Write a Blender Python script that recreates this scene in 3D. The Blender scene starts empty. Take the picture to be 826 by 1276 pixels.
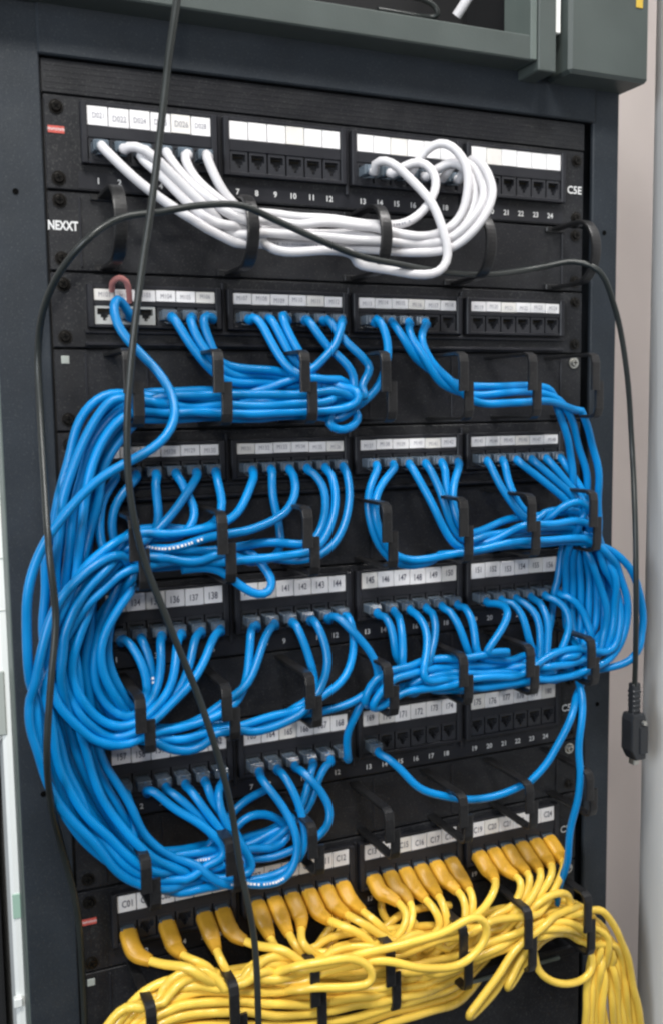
import bpy, bmesh, math, random
import numpy as np
from mathutils import Vector, Matrix
from mathutils.kdtree import KDTree
random.seed(7); rng = np.random.default_rng(7)
S = bpy.context.scene; COL = S.collection
R = math.radians
# ------------------------------------------------------------------ camera
F_PX = 1232.33; CAM = np.array([-.34864, -.76537, -.20762])
YAW, PIT, ROL = R(23.4878), R(-6.0552), R(-.8006)
_r0 = np.array([math.cos(YAW), -math.sin(YAW), 0.])
FWD = np.array([math.sin(YAW)*math.cos(PIT), math.cos(YAW)*math.cos(PIT), math.sin(PIT)])
_u0 = np.cross(_r0, FWD)
RT = _r0*math.cos(ROL)+_u0*math.sin(ROL); UP = -_r0*math.sin(ROL)+_u0*math.cos(ROL)
cd = bpy.data.cameras.new('camera'); cam = bpy.data.objects.new('camera', cd); COL.objects.link(cam)
cd.sensor_fit = 'VERTICAL'; cd.sensor_height = 24; cd.sensor_width = 24; cd.lens = F_PX/1276*24
cd.clip_start = .01; cd.clip_end = 50
m = Matrix.Identity(4)
for i in range(3):
    m[i][0] = RT[i]; m[i][1] = UP[i]; m[i][2] = -FWD[i]; m[i][3] = CAM[i]
cam.matrix_world = m; S.camera = cam
cd.dof.use_dof = True; cd.dof.focus_distance = .84; cd.dof.aperture_fstop = 9.0
S.cycles.filter_width = 2.4
S.view_settings.view_transform = 'Standard'; S.view_settings.look = 'None'
S.view_settings.exposure = 0; S.view_settings.gamma = 1
# ------------------------------------------------------------------ light
w = bpy.data.worlds.new('World'); S.world = w; w.use_nodes = True
w.node_tree.nodes['Background'].inputs[0].default_value = (.80, .90, 1, 1)
w.node_tree.nodes['Background'].inputs[1].default_value = .13
def area(name, loc, at, sx, sy, e, col=(1, 1, 1)):
    l = bpy.data.lights.new(name, 'AREA'); l.shape = 'RECTANGLE'; l.size = sx; l.size_y = sy; l.energy = e; l.color = col
    o = bpy.data.objects.new(name, l); COL.objects.link(o); o.location = loc
    o.rotation_euler = (Vector(at)-Vector(loc)).to_track_quat('-Z', 'Y').to_euler()
    return o
area('ceiling_lamp', (-.55, -1.15, 1.35), (0, 0, -.3), .75, .30, 37, (1, .98, .94))
area('window_light', (-1.9, -1.5, .1), (-.1, 0, -.35), .55, .75, 27, (.86, .93, 1))
area('flash_lamp', (-.42, -1.0, .0), (0, 0, -.45), .10, .06, 2.0, (1, .97, .92))

l_ = area('added_wall_light', (.62, -.55, 1.25), (.43, .12, -.25), .5, .2, 3.6, (1, .97, .95)); l_.data.spread = R(70)  # added light with no visible source, brightens the wall and column
def U(px, py, y=0.):
    """photo pixel -> point of the world plane at depth y"""
    d = FWD*F_PX+RT*(px-413)-UP*(py-638)
    return CAM+d*((y-CAM[1])/d[1])
# ------------------------------------------------------------------ materials
def nodes(name):
    mt = bpy.data.materials.new(name); mt.use_nodes = True
    nt = mt.node_tree; return mt, nt, nt.nodes['Principled BSDF']
def mat(name, col, rough=.5, metal=0., var=.0, scale=40., bump=0., bscale=400., spec=.5, trans=0., coat=0., ov=0., dust=0.):
    mt, nt, b = nodes(name)
    b.inputs['Base Color'].default_value = (*col, 1)
    b.inputs['Roughness'].default_value = rough; b.inputs['Metallic'].default_value = metal
    b.inputs['Specular IOR Level'].default_value = spec
    b.inputs['Transmission Weight'].default_value = trans
    b.inputs['Coat Weight'].default_value = coat
    tc = nt.nodes.new('ShaderNodeTexCoord')
    if var:
        n = nt.nodes.new('ShaderNodeTexNoise'); n.inputs['Scale'].default_value = scale; n.inputs['Detail'].default_value = 5
        nt.links.new(tc.outputs['Object'], n.inputs['Vector'])
        r = nt.nodes.new('ShaderNodeMapRange'); r.inputs[1].default_value = .3; r.inputs[2].default_value = .7
        r.inputs[3].default_value = 1-var; r.inputs[4].default_value = 1+var
        nt.links.new(n.outputs['Fac'], r.inputs[0])
        hs = nt.nodes.new('ShaderNodeHueSaturation'); hs.inputs['Color'].default_value = (*col, 1)
        nt.links.new(r.outputs[0], hs.inputs['Value']); nt.links.new(hs.outputs[0], b.inputs['Base Color'])
        r2 = nt.nodes.new('ShaderNodeMapRange'); r2.inputs[3].default_value = max(.05, rough-.1); r2.inputs[4].default_value = min(1, rough+.12)
        nt.links.new(n.outputs['Fac'], r2.inputs[0]); nt.links.new(r2.outputs[0], b.inputs['Roughness'])
    if ov:      # every cable its own batch of jacket colour
        oi = nt.nodes.new('ShaderNodeObjectInfo'); r3 = nt.nodes.new('ShaderNodeMapRange'); r3.inputs[3].default_value = 1-ov; r3.inputs[4].default_value = 1+ov
        nt.links.new(oi.outputs['Random'], r3.inputs[0]); h2 = nt.nodes.new('ShaderNodeHueSaturation')
        nt.links.new(hs.outputs[0], h2.inputs['Color']); nt.links.new(r3.outputs[0], h2.inputs['Value']); nt.links.new(h2.outputs[0], b.inputs['Base Color'])
    if dust:    # settled dust and faint scratches in the finish
        nd = nt.nodes.new('ShaderNodeTexNoise'); nd.inputs['Scale'].default_value = 9; nd.inputs['Detail'].default_value = 9; nd.inputs['Roughness'].default_value = .75
        mp = nt.nodes.new('ShaderNodeMapping'); mp.inputs['Scale'].default_value = (1, 1, 2.2)
        nt.links.new(tc.outputs['Object'], mp.inputs[0]); nt.links.new(mp.outputs[0], nd.inputs['Vector'])
        rd = nt.nodes.new('ShaderNodeMapRange'); rd.inputs[1].default_value = .48; rd.inputs[2].default_value = .75; rd.inputs[3].default_value = 0; rd.inputs[4].default_value = dust
        nt.links.new(nd.outputs['Fac'], rd.inputs[0])
        ns = nt.nodes.new('ShaderNodeTexNoise'); ns.inputs['Scale'].default_value = 700; ns.inputs['Detail'].default_value = 1
        nt.links.new(tc.outputs['Object'], ns.inputs['Vector']); rs = nt.nodes.new('ShaderNodeMapRange'); rs.inputs[1].default_value = .60; rs.inputs[2].default_value = .72; rs.inputs[4].default_value = dust*2
        nt.links.new(ns.outputs['Fac'], rs.inputs[0]); ad = nt.nodes.new('ShaderNodeMath'); ad.operation = 'ADD'
        nt.links.new(rd.outputs[0], ad.inputs[0]); nt.links.new(rs.outputs[0], ad.inputs[1])
        mx = nt.nodes.new('ShaderNodeMix'); mx.data_type = 'RGBA'; mx.inputs[7].default_value = (.30, .30, .28, 1)
        nt.links.new(ad.outputs[0], mx.inputs[0]); nt.links.new(hs.outputs[0], mx.inputs[6]); nt.links.new(mx.outputs[2], b.inputs['Base Color'])
    if bump:
        n = nt.nodes.new('ShaderNodeTexNoise'); n.inputs['Scale'].default_value = bscale; n.inputs['Detail'].default_value = 3
        nt.links.new(tc.outputs['Object'], n.inputs['Vector'])
        bp = nt.nodes.new('ShaderNodeBump'); bp.inputs['Strength'].default_value = bump; bp.inputs['Distance'].default_value = .0006
        nt.links.new(n.outputs['Fac'], bp.inputs['Height']); nt.links.new(bp.outputs[0], b.inputs['Normal'])
    return mt
M = dict(
    rack=mat('rack_powder_coat', (.021, .027, .035), .55, spec=.35, var=.12, scale=25, bump=.35, bscale=900, dust=.035),
    rackside=mat('rack_side_paint', (.11, .135, .125), .5, var=.1, scale=20),
    panel=mat('panel_black', (.0125, .013, .016), .46, spec=.35, var=.18, scale=30, bump=.3, bscale=1200, dust=.06),
    bezel=mat('bezel_plastic', (.018, .0185, .023), .42, spec=.4, var=.1, scale=60),
    jack=mat('jack_plastic', (.026, .027, .032), .38),
    jackwhite=mat('jack_white', (.50, .51, .50), .4),
    hole=mat('jack_cavity', (.0015, .0015, .0015), .9, spec=.1),
    ring=mat('ring_plastic', (.012, .012, .013), .36, var=.15, scale=50, bump=.12, bscale=700, dust=.025),
    screw=mat('screw_black', (.020, .018, .016), .30, metal=.6),
    steel=mat('screw_steel', (.55, .54, .50), .35, metal=.9),
    paper=mat('label_paper', (.80, .79, .80), .55, var=.06, scale=90),
    paper2=mat('label_paper_aged', (.74, .72, .69), .5, var=.08, scale=70),
    ink2=mat('ink_dark', (.07, .07, .11), .6),
    ink=mat('ink', (.26, .26, .30), .7),
    white=mat('print_white', (.74, .74, .74), .6),
    red=mat('print_red', (.55, .09, .07), .6, var=.15, scale=300),
    blue=mat('cable_blue', (.0, .205, .53), .33, var=.14, scale=18, bump=.14, bscale=220, spec=.42, ov=.16),
    wht=mat('cable_white', (.63, .62, .64), .36, var=.07, scale=25, bump=.10, bscale=250, ov=.07),
    yel=mat('cable_yellow', (.90, .61, .09), .25, var=.12, scale=20, bump=.10, bscale=250, coat=.15, ov=.12),
    boot=mat('boot_amber', (.64, .34, .03), .38, var=.15, scale=90, ov=.22),
    clear=mat('plug_clear', (.20, .25, .30), .22, trans=.45),
    gold=mat('contact_gold', (.10, .08, .04), .5, metal=1),
    cord=mat('cord_black', (.020, .024, .023), .36, var=.15, scale=30),
    hood=mat('connector_black', (.022, .024, .028), .32, var=.1, scale=60),
    wall=mat('wall_paint', (.68, .63, .61), .85, var=.04, scale=6, bump=.15, bscale=60),
    column=mat('bright_wall_edge', (.86, .86, .85), .7, var=.03, scale=5, bump=.1, bscale=50),  # near-white colour stands in for light on the wall's right edge
    shelf=mat('shelf_grey', (.060, .074, .070), .5, var=.1, scale=20, bump=.2, bscale=900),
    pc=mat('case_white', (.90, .92, .90), .42, var=.05, scale=12),
    green=mat('print_green', (.38, .56, .46), .5),
    pink=mat('tape_pink', (.60, .24, .22), .5),
    brown=mat('brown_board', (.16, .075, .03), .6, var=.3, scale=60),
    dark=mat('dark_void', (.006, .006, .007), .8),
    sticker=mat('sticker_grey', (.42, .45, .42), .5),
)
# ------------------------------------------------------------------ mesh builder
class MB:
    def __init__(s): s.v = []; s.f = []; s.mi = []; s.sm = []
    def add(s, vs, fs, mi=0, smooth=False):
        b = len(s.v); s.v += [tuple(map(float, p)) for p in vs]
        for f in fs: s.f.append(tuple(b+i for i in f)); s.mi.append(mi); s.sm.append(smooth)
    def box(s, x0, x1, y0, y1, z0, z1, mi=0, c=0.):
        if x0 > x1: x0, x1 = x1, x0
        if y0 > y1: y0, y1 = y1, y0
        if z0 > z1: z0, z1 = z1, z0
        c = min(c, (x1-x0)*.45, (y1-y0)*.45, (z1-z0)*.45)
        if c <= 0:
            s.add([(x, y, z) for z in (z0, z1) for y in (y0, y1) for x in (x0, x1)],
                  [(0, 2, 3, 1), (4, 5, 7, 6), (0, 1, 5, 4), (2, 6, 7, 3), (0, 4, 6, 2), (1, 3, 7, 5)], mi); return
        bm = bmesh.new(); bmesh.ops.create_cube(bm, size=1)
        for v in bm.verts:
            v.co = Vector(((x0+x1)/2+v.co.x*(x1-x0), (y0+y1)/2+v.co.y*(y1-y0), (z0+z1)/2+v.co.z*(z1-z0)))
        bmesh.ops.bevel(bm, geom=bm.edges[:], offset=c, segments=1, affect='EDGES')
        bm.verts.index_update()
        s.add([v.co[:] for v in bm.verts], [[v.index for v in f.verts] for f in bm.faces], mi); bm.free()
    def prism(s, poly, ax, a0, a1, mi=0):
        """polygon in the two other axes extruded along axis ax from a0 to a1"""
        n = len(poly); vs = []
        for a in (a0, a1):
            for p, q in poly:
                t = [p, q]; t.insert(ax, a); vs.append(t)
        fs = [tuple(range(n))[::-1], tuple(range(n, 2*n))]+[(i, (i+1) % n, n+(i+1) % n, n+i) for i in range(n)]
        s.add(vs, fs, mi)
    def grid_relief(s, xs, zs, dep, y=0., mi=0, mh=1):
        """front face with cells pushed back by dep[j][i]"""
        nx, nz = len(xs)-1, len(zs)-1
        for j in range(nz):
            for i in range(nx):
                d = dep[j][i]; yy = y+d
                x0, x1, z0, z1 = xs[i], xs[i+1], zs[j], zs[j+1]
                s.add([(x0, yy, z0), (x1, yy, z0), (x1, yy, z1), (x0, yy, z1)], [(0, 1, 2, 3)], mh if d > .004 else mi)
                if i+1 < nx and dep[j][i+1] != d:
                    y2 = y+dep[j][i+1]; s.add([(x1, yy, z0), (x1, y2, z0), (x1, y2, z1), (x1, yy, z1)], [(0, 1, 2, 3)], mi)
                if j+1 < nz and dep[j+1][i] != d:
                    y2 = y+dep[j+1][i]; s.add([(x0, yy, z1), (x1, yy, z1), (x1, y2, z1), (x0, y2, z1)], [(0, 1, 2, 3)], mi)
    def cyl(s, c, r0, r1, y0, y1, n=16, mi=0, smooth=False):
        vs = [(c[0]+r*math.cos(2*math.pi*k/n), y, c[1]+r*math.sin(2*math.pi*k/n)) for r, y in ((r0, y0), (r1, y1)) for k in range(n)]
        s.add(vs, [(k, (k+1) % n, n+(k+1) % n, n+k) for k in range(n)], mi, smooth)
        s.add(vs[n:], [tuple(range(n))], mi); s.add(vs[:n], [tuple(range(n))[::-1]], mi)
    def sweep(s, P, sec, mi=0, smooth=True, n=12, up=None, power=2.):
        """sweep along P (n,3); sec = radius, or function t->(half_w, half_h); parallel transport frame"""
        P = np.asarray(P, float); T = np.gradient(P, axis=0); T /= np.linalg.norm(T, axis=1)[:, None]+1e-12
        a = np.array(up if up is not None else ([1., 0, 0] if abs(T[0][0]) < .8 else [0, 0, 1.]))
        a = a-T[0]*(a@T[0]); a /= np.linalg.norm(a)
        ang = np.linspace(0, 2*math.pi, n, endpoint=False)
        ca, sa = np.cos(ang), np.sin(ang)
        if power > 2: ca = np.sign(ca)*abs(ca)**(2/power); sa = np.sign(sa)*abs(sa)**(2/power)
        vs = []
        for i in range(len(P)):
            a = a-T[i]*(a@T[i]); a /= np.linalg.norm(a); b = np.cross(T[i], a)
            h = sec if not callable(sec) else sec(i/(len(P)-1)); hw, hh = (h, h) if not isinstance(h, tuple) else h
            vs += list(P[i]+np.outer(ca*hw, a)+np.outer(sa*hh, b))
        k = len(P); fs = [(i*n+j, i*n+(j+1) % n, (i+1)*n+(j+1) % n, (i+1)*n+j) for i in range(k-1) for j in range(n)]
        s.add(vs, fs, mi, smooth); s.add(vs[:n], [tuple(range(n))[::-1]], mi); s.add(vs[-n:], [tuple(range(n))], mi)
    def text(s, st, x, z, y, size, mi=0, sx=1., bold=0.):
        vs, fs = text_geo(st, bold)
        if not len(vs): return
        w_ = vs[:, 0].max()+vs[:, 0].min(); h_ = vs[:, 1].max()+vs[:, 1].min()
        s.add([(x+(p[0]-w_/2)*size*sx, y, z+(p[1]-h_/2)*size) for p in vs], fs, mi)
    def mesh(s, name, mats):
        me = bpy.data.meshes.new(name); me.from_pydata(s.v, [], s.f)
        for q in mats: me.materials.append(q)
        me.polygons.foreach_set('material_index', s.mi); me.polygons.foreach_set('use_smooth', s.sm)
        me.update(); return me
_tc = {}
def text_geo(st, bold=0.):
    if (st, bold) not in _tc:
        cu = bpy.data.curves.new('t', 'FONT'); cu.body = st; cu.resolution_u = 2; cu.offset = bold
        o = bpy.data.objects.new('t', cu); COL.objects.link(o)
        dg = bpy.context.evaluated_depsgraph_get(); dg.update(); me = o.evaluated_get(dg).to_mesh()
        _tc[(st, bold)] = (np.array([v.co[:] for v in me.vertices]), [tuple(p.vertices) for p in me.polygons])
        o.evaluated_get(dg).to_mesh_clear(); bpy.data.objects.remove(o); bpy.data.curves.remove(cu)
    return _tc[(st, bold)]
def link(name, me, parent=None, loc=None):
    o = bpy.data.objects.new(name, me); COL.objects.link(o)
    if parent: o.parent = parent
    if loc is not None: o.location = loc
    return o
def obj(name, mb, mats, parent=None, loc=None):
    if not isinstance(mats, (list, tuple)): mats = [mats]
    return link(name, mb.mesh(name, mats), parent, loc)
def thing(name, label, cat, loc=(0, 0, 0), group=None):
    assert 4 <= len(label.split()) <= 16, label
    o = bpy.data.objects.new(name, None); COL.objects.link(o); o.location = loc; o.empty_display_size = .02
    o['label'] = label; o['category'] = cat
    if group: o['group'] = group
    return o
def tag(o, label, cat, group=None):
    o['label'] = label; o['category'] = cat
    if group: o['group'] = group
    return o
# ------------------------------------------------------------------ the wall behind
wl = MB()
XC = float(U(818, 640, .30)[0])+.5; rc = .05
prof = [(-1.6, .30)]+[(XC-rc+rc*math.sin(a), .30-rc+rc*math.cos(a)) for a in np.linspace(0, math.pi/2, 10)]+[(XC, -1.6)]
vs = [(x, y, z) for z in (-1.6, 1.6) for x, y in prof]; n = len(prof)
wl.add(vs, [(i, i+1, n+i+1, n+i) for i in range(n-1)], 0, True)
o = obj('wall', wl, M['wall']); o['kind'] = 'structure'
cl_ = MB(); rr = .15  # added cylinder, imitates the wall brightening towards its right edge
ang = np.linspace(0, 2*math.pi, 64, endpoint=False)
q_ = U(805, 640, .02); dr_ = q_-CAM; dr_ = dr_[:2]/np.linalg.norm(dr_[:2])
cc_ = q_[:2]+np.array([dr_[1], -dr_[0]])*rr
vs = [(cc_[0]+rr*math.cos(a), cc_[1]+rr*math.sin(a), z) for z in (-1.6, 1.6) for a in ang]
cl_.add(vs, [(i, (i+1) % 64, 64+(i+1) % 64, 64+i) for i in range(64)], 0, True)
tag(obj('added_bright_column', cl_, M['column']), 'added white column imitating a brighter right wall edge behind the hanging cord', 'column')
fl = MB(); fl.box(-1.6, XC, -1.6, .3, -1.7, -1.6); o = obj('floor', fl, M['dark']); o['kind'] = 'structure'
# ------------------------------------------------------------------ rack frame
XL, XR = -.2415, .2485           # inner edges of the uprights
rk = thing('equipment_rack', 'black steel equipment rack frame holding the patch panels', 'rack', (0, 0, -1.2))
def at0(mb): return mb
def part(name, mb, mats, root):
    o = obj(name, mb, mats, root, (0, 0, 0)); o.location = -Vector(root.location); return o
b = MB(); b.box(-.279, XL, -.004, .001, -1.2, .13, c=.001); part('upright', b, M['rack'], rk)
b = MB(); b.box(-.280, -.2768, -.003, .052, -1.2, .13, c=.0006); part('side_flange', b, M['rackside'], rk)
b = MB(); b.box(XR, .2775, -.004, .001, -1.2, .12, c=.001); part('upright', b, M['rack'], rk)
b = MB(); b.box(.2765, .2800, .0012, .06, -1.2, .12, c=.0006); part('side_flange', b, M['rack'], rk)
b = MB(); b.box(XL-.001, XR+.001, -.006, .0, .0475, .0895, c=.0012); part('top_crossbar', b, M['rack'], rk)
b = MB(); b.box(-.275, .275, .20, .205, -1.2, .12); part('back_panel', b, M['dark'], rk)
b = MB(); b.box(-.2405, .2405, .004, .006, -1.2, .075); part('added_gap_backing', b, M['dark'], rk)  # added dark sheet, stops bright slivers in the gaps between panels
for x in (-.262, .262):
    for z in (-.95, -.5, -.05):
        b = MB(); b.cyl((x, z), .0022, .0022, -.0043, -.0046, 12); part('rivet_hole', b, M['hole'], rk)
# blank panel above the first patch panel
bp_ = thing('blank_panel', 'plain black filler panel under the rack top crossbar', 'panel', (0, 0, .034))
b = MB(); b.box(-.2405, .2405, -.0015, .0015, .0225, .0462, c=.0006); part('face_plate', b, M['panel'], bp_)
for j in range(5):
    b = MB(); b.box(-.238, .238, -.0017, -.0012, .0255+j*.004, .0270+j*.004, c=.0002); part('ridge', b, M['panel'], bp_)
# shelf cabinet on top of the rack
YS = -.034
sh = thing('upper_cabinet', 'dark grey open equipment cabinet standing on top of the rack', 'cabinet', (0, 0, .098))
z1 = float(U(640, 72, YS)[2]); z2 = float(U(640, 40, YS)[2]); xl = -.35
zb0 = float(U(400, 22, YS)[2])
b = MB(); b.box(xl, U(662, 60, YS)[0], YS, YS+.03, z1, z2, c=.0012); part('front_rail', b, M['shelf'], sh)
b = MB(); b.box(xl, .275, YS+.0305, .2, z1+.001, z1+.004); part('bottom_plate', b, M['shelf'], sh)
b = MB(); b.box(U(660, 60, YS)[0], U(668, 60, YS)[0], YS-.001, YS+.04, z1+.0005, .35, c=.0008); part('door_strip', b, M['rackside'], sh)
b = MB(); b.box(U(669, 60, YS)[0], U(691, 60, YS)[0], YS-.002, YS+.04, U(680, 90, YS)[2], .35, c=.001); part('corner_post', b, M['shelf'], sh)
b = MB(); b.box(U(693, 30, YS)[0], U(701, 30, YS)[0], YS+.003, YS+.02, U(697, 40, YS)[2], .35, c=.0008); part('white_strip', b, M['pc'], sh)
b = MB(); b.box(U(706, 60, YS)[0], U(805, 60, YS)[0], YS-.004, .12, U(780, 102, YS)[2], .35, c=.003); part('side_box', b, M['shelf'], sh)
b = MB(); b.box(U(698, 60, YS)[0], U(705, 60, YS)[0], YS+.021, .12, z1, .35); part('inner_side', b, M['dark'], sh)
b = MB(); b.box(xl, .23, .15, .155, z1, .4); part('rear_plate', b, M['dark'], sh)
b = MB(); b.box(U(788, 5, YS)[0], U(796, 5, YS)[0], YS-.0050, YS-.0038, U(790, 12, YS)[2], U(790, 0, YS)[2]+.004, c=.0003); part('amber_lamp', b, mat('lamp_amber', (.6, .4, .05), .4), sh)
o = MB(); p0 = U(470, 3, .0); p1 = U(530, 22, .0)
o.box(p0[0]-.03, p1[0], 0, .05, z1+.0045, z2+.001, c=.002)
tag(obj('brown_board', o, M['brown']), 'flat brown object lying inside the upper cabinet', 'board')
o = MB(); P = [U(568, 20, .0), U(576, 8, -.005), U(590, -15, -.01), U(610, -60, 0)]
o.sweep(P, .0042, n=14); tag(obj('grey_cable', o, M['wht']), 'short pale grey cable rising inside the upper cabinet', 'cable')
o = MB(); P = [U(500, 0, -.004)+[0, 0, .004], U(528, 0, -.004), U(541, 8, -.004), U(545, 18, -.004), U(538, 21, .0), U(470, 12, .0)]
def cat(P, step=.004):
    P = [np.asarray(p, float) for p in P]; out = []
    Q = [2*P[0]-P[1]]+P+[2*P[-1]-P[-2]]
    for i in range(1, len(Q)-2):
        a, b_, c, d = Q[i-1:i+3]
        t1 = np.linalg.norm(b_-a)**.5+1e-6; t2 = t1+np.linalg.norm(c-b_)**.5+1e-6; t3 = t2+np.linalg.norm(d-c)**.5+1e-6
        k = max(2, int(np.linalg.norm(c-b_)/step))
        for q in range(k):
            t = t1+(t2-t1)*q/k
            A1 = (t1-t)/t1*a+t/t1*b_; A2 = (t2-t)/(t2-t1)*b_+(t-t1)/(t2-t1)*c; A3 = (t3-t)/(t3-t2)*c+(t-t2)/(t3-t2)*d
            B1 = (t2-t)/t2*A1+t/t2*A2; B2 = (t3-t)/(t3-t1)*A2+(t-t1)/(t3-t1)*A3
            out.append((t2-t)/(t2-t1)*B1+(t-t1)/(t2-t1)*B2)
    out.append(P[-1]); return np.array(out)
o.sweep(cat(P), .0022, n=10); tag(obj('black_wire', o, M['cord']), 'thin black wire looped over the brown board in the cabinet', 'wire')
# white computer case beside the rack, lower left
yc = .03
pc = thing('white_case', 'white equipment case with green print standing left of the rack', 'computer case', tuple(U(20, 1276, yc)))
xa = float(U(12, 1010, yc)[0]); xb = float(U(24, 860, yc)[0])-.0005; zt = float(U(5, 533, yc)[2])
b = MB(); b.box(xa-.002, xb, yc, yc+.3, -1.2, zt, c=.0025); part('side_panel', b, M['pc'], pc)
b = MB(); b.box(xa-.16, xa-.008, yc+.03, yc+.3, -1.2, zt-.005, c=.0025); part('front_cover', b, M['dark'], pc)
b = MB(); b.box(xa-.001, xb-.002, yc-.0012, yc+.0005, U(30, 1142, yc)[2], U(30, 1112, yc)[2], c=.0003); part('green_print', b, M['green'], pc)
b = MB(); b.box(xa-.004, xa+.003, yc-.004, yc+.002, U(28, 1252, yc)[2], U(28, 1240, yc)[2], c=.001); part('latch', b, M['pc'], pc)
b = MB(); b.box(xa-.04, xb-.010, yc-.0014, yc+.0005, U(12, 915, yc)[2], U(12, 835, yc)[2], c=.0008); part('vent_cover', b, M['sticker'], pc)
for py in (620, 695, 760):
    b = MB(); b.box(xa-.06, xb-.0015, yc-.0006, yc+.0005, U(8, py+1, yc)[2], U(8, py, yc)[2]); part('panel_seam', b, M['sticker'], pc)
b = MB(); b.box(xa-.06, xa-.002, yc+.001, yc+.3, -1.2 if False else float(U(0, 925, yc)[2]), zt, c=.002); part('front_panel', b, M['pc'], pc)
# ------------------------------------------------------------------ patch panels
Z0 = [.0075, -.1214, -.2400, -.3566, -.4782, -.6000]
TALL = [1, 0, 0, 1, 1, 1]
TOP = [Z0[k]+(.0145 if TALL[k] else .0165) for k in range(6)]
BOT = [Z0[k]-(.054 if TALL[k] else .040) for k in range(6)]
PW = .0943; PG = .0143; PP = PW/6
def px_(p): g = (p-1)//6; return -.21+g*(PW+PG)+PP*((p-1) % 6+.5)
def jz(k): return Z0[k]-(.0235 if TALL[k] else .0150)
OrdP = ['top', 'second', 'third', 'fourth', 'fifth', 'bottom']
ordn = ['', 'first', 'second', 'third', 'fourth', 'fifth', 'sixth', 'seventh', 'eighth', 'ninth', 'tenth', 'eleventh', 'twelfth', 'thirteenth', 'fourteenth', 'fifteenth', 'sixteenth', 'seventeenth', 'eighteenth', 'nineteenth', 'twentieth', 'twenty-first', 'twenty-second', 'twenty-third', 'last']
# shared meshes
def jack_mesh(tall, mm):
    b = MB(); h = .0068 if not tall else .0078
    xs = [-.0071, -.0054, -.0030, -.0014, .0014, .0030, .0054, .0071]
    zs = [-h, -h*.62, -h*.30, h*.02, h*.72, h]
    D = .010
    dep = [[0]*7, [0, 0, 0, D, 0, 0, 0], [0, 0, D, D, D, 0, 0], [0, D, D, D, D, D, 0], [0]*7]
    # slanted shoulders: cells stay square, the notch steps read as a wedge
    b.grid_relief(xs, zs, dep, 0, 0, 1)
    for (x0, x1, z0, z1) in ((xs[0], xs[-1], zs[0], zs[0]), (xs[0], xs[-1], zs[-1], zs[-1])):
        b.add([(x0, 0, z0), (x1, 0, z0), (x1, .004, z0), (x0, .004, z0)], [(0, 1, 2, 3)])
    for x in (xs[0], xs[-1]): b.add([(x, 0, zs[0]), (x, 0, zs[-1]), (x, .004, zs[-1]), (x, .004, zs[0])], [(0, 1, 2, 3)])
    for q in range(8):   # contact wires
        x = -.0042+q*.0012; b.box(x-.0002, x+.0002, .003, .0095, h*.45, h*.52, 2)
    return b.mesh('jack', [mm, M['hole'], M['gold']])
JM = {t: jack_mesh(t, M['jack']) for t in (0, 1)}; JW = jack_mesh(0, M['jackwhite'])
b = MB(); b.cyl((0, 0), .0052, .0052, -.0002, -.0010, 18); b.cyl((0, 0), .0040, .0030, -.0010, -.0032, 18)
b.box(-.0022, .0022, -.00335, -.0030, -.0005, .0005, 1); b.box(-.0005, .0005, -.00336, -.0030, -.0022, .0022, 1)
SCREW = b.mesh('screw', [M['screw'], M['hole']]); SCREW2 = b.mesh('screw', [M['steel'], M['hole']])
LT = {0: ['D021', 'D022', 'D024', 'D025', 'D026', 'D028'],
      1: ['M%d' % (101+i) for i in range(24)], 2: ['M%d' % (125+i) for i in range(24)],
      3: ['1%02d' % (33+i) for i in range(24)], 4: ['1%02d' % (57+i) for i in range(24)], 5: ['C%02d' % (1+i) for i in range(24)]}
PANELS = []
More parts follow.
